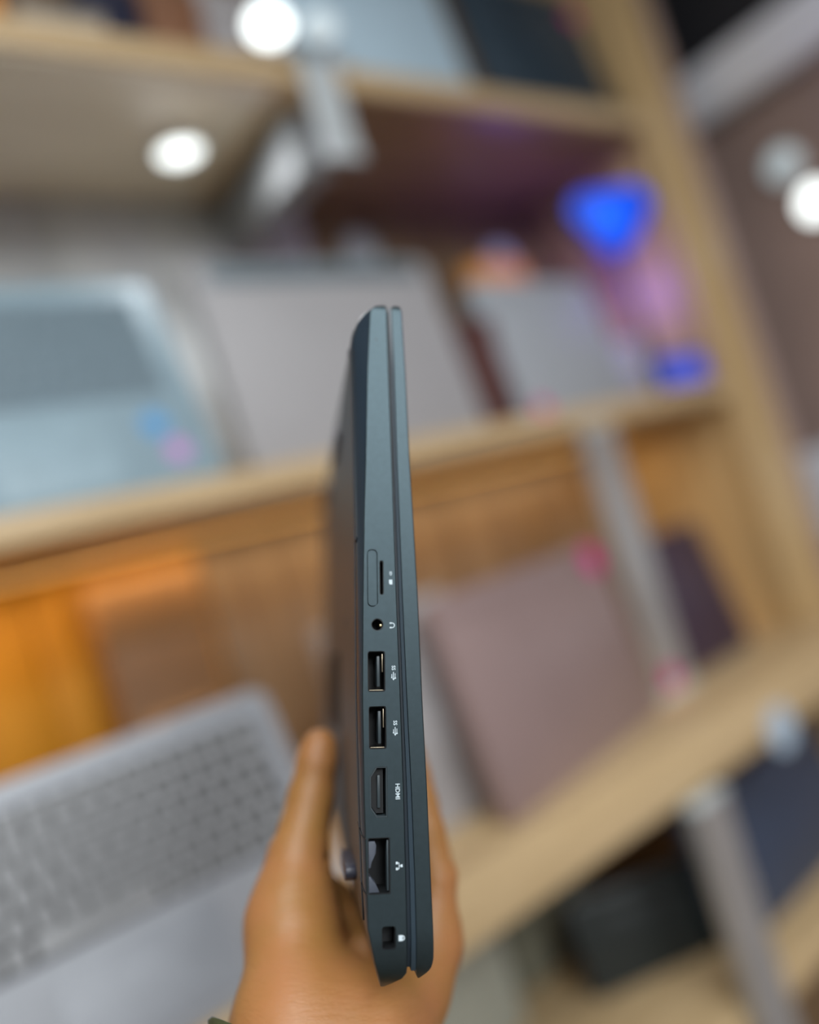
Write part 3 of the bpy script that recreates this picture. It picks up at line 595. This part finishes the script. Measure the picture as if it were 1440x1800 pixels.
def surface_nets(f, lo, hi, step):
    n = [int((hi[i] - lo[i]) / step) + 1 for i in range(3)]
    ax = [lo[i] + step * np.arange(n[i]) for i in range(3)]
    G = np.stack(np.meshgrid(*ax, indexing='ij'), -1).astype(np.float32)
    V = f(G); ins = V < 0
    c = np.zeros([k - 1 for k in n], int)
    for dx in (0, 1):
        for dy in (0, 1):
            for dz in (0, 1): c += ins[dx:n[0] - 1 + dx, dy:n[1] - 1 + dy, dz:n[2] - 1 + dz]
    act = (c > 0) & (c < 8); idx = -np.ones(act.shape, int); idx[act] = np.arange(act.sum()); cells = np.argwhere(act)
    acc = np.zeros((len(cells), 3)); cnt = np.zeros(len(cells))
    corners = [(x, y, z) for x in (0, 1) for y in (0, 1) for z in (0, 1)]
    for p in corners:
        for d in range(3):
            if p[d]: continue
            q_ = list(p); q_[d] = 1
            va = V[cells[:, 0] + p[0], cells[:, 1] + p[1], cells[:, 2] + p[2]]; vb = V[cells[:, 0] + q_[0], cells[:, 1] + q_[1], cells[:, 2] + q_[2]]
            s = (va < 0) != (vb < 0); tt = np.where(s, va / np.where(va - vb == 0, 1, va - vb), 0)
            pos = np.array(p, float)[None, :] + tt[:, None] * (np.array(q_) - np.array(p))[None, :]
            acc[s] += pos[s]; cnt[s] += 1
    verts = (cells + acc / cnt[:, None]) * step + np.array(lo)
    faces = []
    for d in range(3):
        u, v = (d + 1) % 3, (d + 2) % 3
        sl0 = [slice(None)] * 3; sl1 = [slice(None)] * 3; sl0[d] = slice(0, n[d] - 1); sl1[d] = slice(1, n[d])
        ch = ins[tuple(sl0)] != ins[tuple(sl1)]
        E_ = np.argwhere(ch); E_ = E_[(E_[:, u] > 0) & (E_[:, v] > 0) & (E_[:, u] < n[u] - 1) & (E_[:, v] < n[v] - 1)]
        fl_ = ins[E_[:, 0], E_[:, 1], E_[:, 2]]
        def cell(du, dv):
            e = E_.copy(); e[:, u] -= du; e[:, v] -= dv; return idx[e[:, 0], e[:, 1], e[:, 2]]
        quad = np.stack([cell(1, 1), cell(0, 1), cell(0, 0), cell(1, 0)], -1)
        quad[~fl_] = quad[~fl_][:, ::-1]; faces.append(quad)
    return verts, np.concatenate(faces)
# points are (thickness, along, away) in the held laptop's millimetres
WR = (-20, 262, 50); EL = (-30, 330, 8)
palm_parts = [
    ((-31, 335, 6), (-27, 290, 30), 32, 30), ((-9, 335, 6), (-12, 290, 30), 31, 28),
    ((-27, 290, 30), (-30, 258, 56), 30, 24), ((-12, 290, 30), (-8, 262, 56), 28, 24),
    ((-30, 258, 56), (-34, 226, 82), 24, 17), ((-8, 262, 56), (8, 250, 78), 24, 18),
    ((-30, 258, 60), (-4, 258, 110), 22, 18), ((-4, 258, 110), (12, 246, 128), 17, 14),
    ((-32, 218, 96), (-20, 232, 122), 12, 12), ((-20, 232, 122), (4, 246, 140), 12, 11), ((-30, 236, 84), (-10, 246, 112), 14, 14),
    ((8, 250, 78), (19, 236, 84), 18, 13), ((19, 237, 84), (20, 236, 138), 13, 13), ((8, 252, 80), (10, 252, 130), 16, 15),
]
thumb = [((-34, 226, 82), (-31.5, 203, 92), 17, 12.5), ((-31.5, 203, 92), (-26.5, 182, 99), 12.0, 9.6), ((-26.5, 182, 99), (-23.6, 166, 101), 9.8, 8.8), ((-23.6, 166, 101), (-22.6, 160.5, 101.5), 8.8, 7.6)]
fingers = []
for w0, dl, r in ((82, 0, 8.2), (100, -7, 8.8), (118.5, -12, 9.2), (137, -8, 9.0)):
    A, B, C_, D2 = (20.5, 236, w0), (24.5, 212 + dl * .5, w0 + 2), (20.5, 194 + dl, w0 + 3), (18.5, 180 + dl, w0 + 4)
    fingers.append([(A, B, r + 2.6, r + .6), (B, C_, r + .4, r - .3), (C_, D2, r - .3, r - 1.2)])
def hand_sdf(P):
    v = None
    for a, b, ra, rb in palm_parts:
        c = capsule(P, a, b, ra, rb); v = c if v is None else smin(v, c, 10)
    th = None
    for a, b, ra, rb in thumb:
        c = capsule(P, a, b, ra, rb); th = c if th is None else smin(th, c, 3)
    v = smin(v, th, 9)
    fg = None
    for f in fingers:
        c = None
        for a, b, ra, rb in f:
            d_ = capsule(P, a, b, ra, rb); c = d_ if c is None else smin(c, d_, 2)
        fg = c if fg is None else smin(fg, c, 1.2)
    v = smin(v, fg, 7)
    # flexion creases
    for a, b, r in (((-47, 192, 96), (-20, 205, 86), 1.0), ((33, 204, 66), (32, 203, 100), 1.6)):
        c = capsule(P, a, b, r + .6, r + .6); v = -smin(-v, c, 2.0)
    # the skin gives way to the laptop
    t_, a_, w_ = P[..., 0], P[..., 1], P[..., 2]
    slab = np.maximum(np.maximum(np.maximum(-14.6 + np.clip(a_ - 195, 0, 40) * 0.25 - t_, t_ - 10.6), a_ - 228.0), np.maximum(-1 - w_, w_ - 321))
    return np.maximum(v, -slab)
vv, ff = surface_nets(hand_sdf, (-75, 140, -10), (60, 322, 170), 1.6)
PE = empty('person'); PE.matrix_world = HM @ Matrix.Scale(0.001, 4)
tag(PE, "bare left hand gripping the held laptop from below, olive cuff at the wrist", 'person')
me = bpy.data.meshes.new('hand'); me.from_pydata(vv.tolist(), [], ff.tolist()); me.update()
me.polygons.foreach_set('use_smooth', [True] * len(me.polygons))
hand = link('hand', me, M['skin'], PE)
sm = hand.modifiers.new('smooth', 'SMOOTH'); sm.factor = 0.5; sm.iterations = 4
# thumb nail on the side away from the laptop
bm = bmesh.new(); bmesh.ops.create_uvsphere(bm, u_segments=16, v_segments=10, radius=1.0)
for v in bm.verts: v.co = Vector((v.co.x * 1.2, v.co.y * 6.5, v.co.z * 5.2))
nl = link('thumb_nail', mesh_bm(bm, 'thumb_nail', 60), M['nail'], PE, (-31.3, 165.5, 101.5), (0, 0, 0.19))
# cuff: tapering cloth sleeve round the wrist, below the frame except its near-left edge
def ell(c, d, ru, rv, n=40, ph=0):
    d = Vector(d).normalized(); u = Vector((1, 0, 0)); u = (u - d * u.dot(d)).normalized(); v = d.cross(u)
    return [Vector(c) + u * math.cos(2 * math.pi * k / n) * (ru + ph * math.sin(k * 3)) + v * math.sin(2 * math.pi * k / n) * rv for k in range(n)]
bm = bmesh.new(); rings = []
dirv = (-0.42, 0.82, -0.36)
for c, ru, rv, ph in (((-22, 266, 41), 36, 30, 0), ((-22, 264, 41.5), 43.5, 34, .2), ((-22, 265.5, 41), 45, 35.5, .4), ((-21, 280, 33), 44, 38, .8), ((-21, 305, 20), 45, 39, 1.0), ((-21, 336, 4), 46, 40, .8), ((-21, 336, 4), 40, 35, 0)):
    rr_ = ell(c, dirv, ru, rv, 40, ph); rings.append([bm.verts.new(p) for p in rr_])
for A, B in zip(rings, rings[1:]):
    for k in range(40): bm.faces.new((A[k], A[(k + 1) % 40], B[(k + 1) % 40], B[k]))
link('sleeve', mesh_bm(bm, 'sleeve', 60), M['sleeve'], PE)
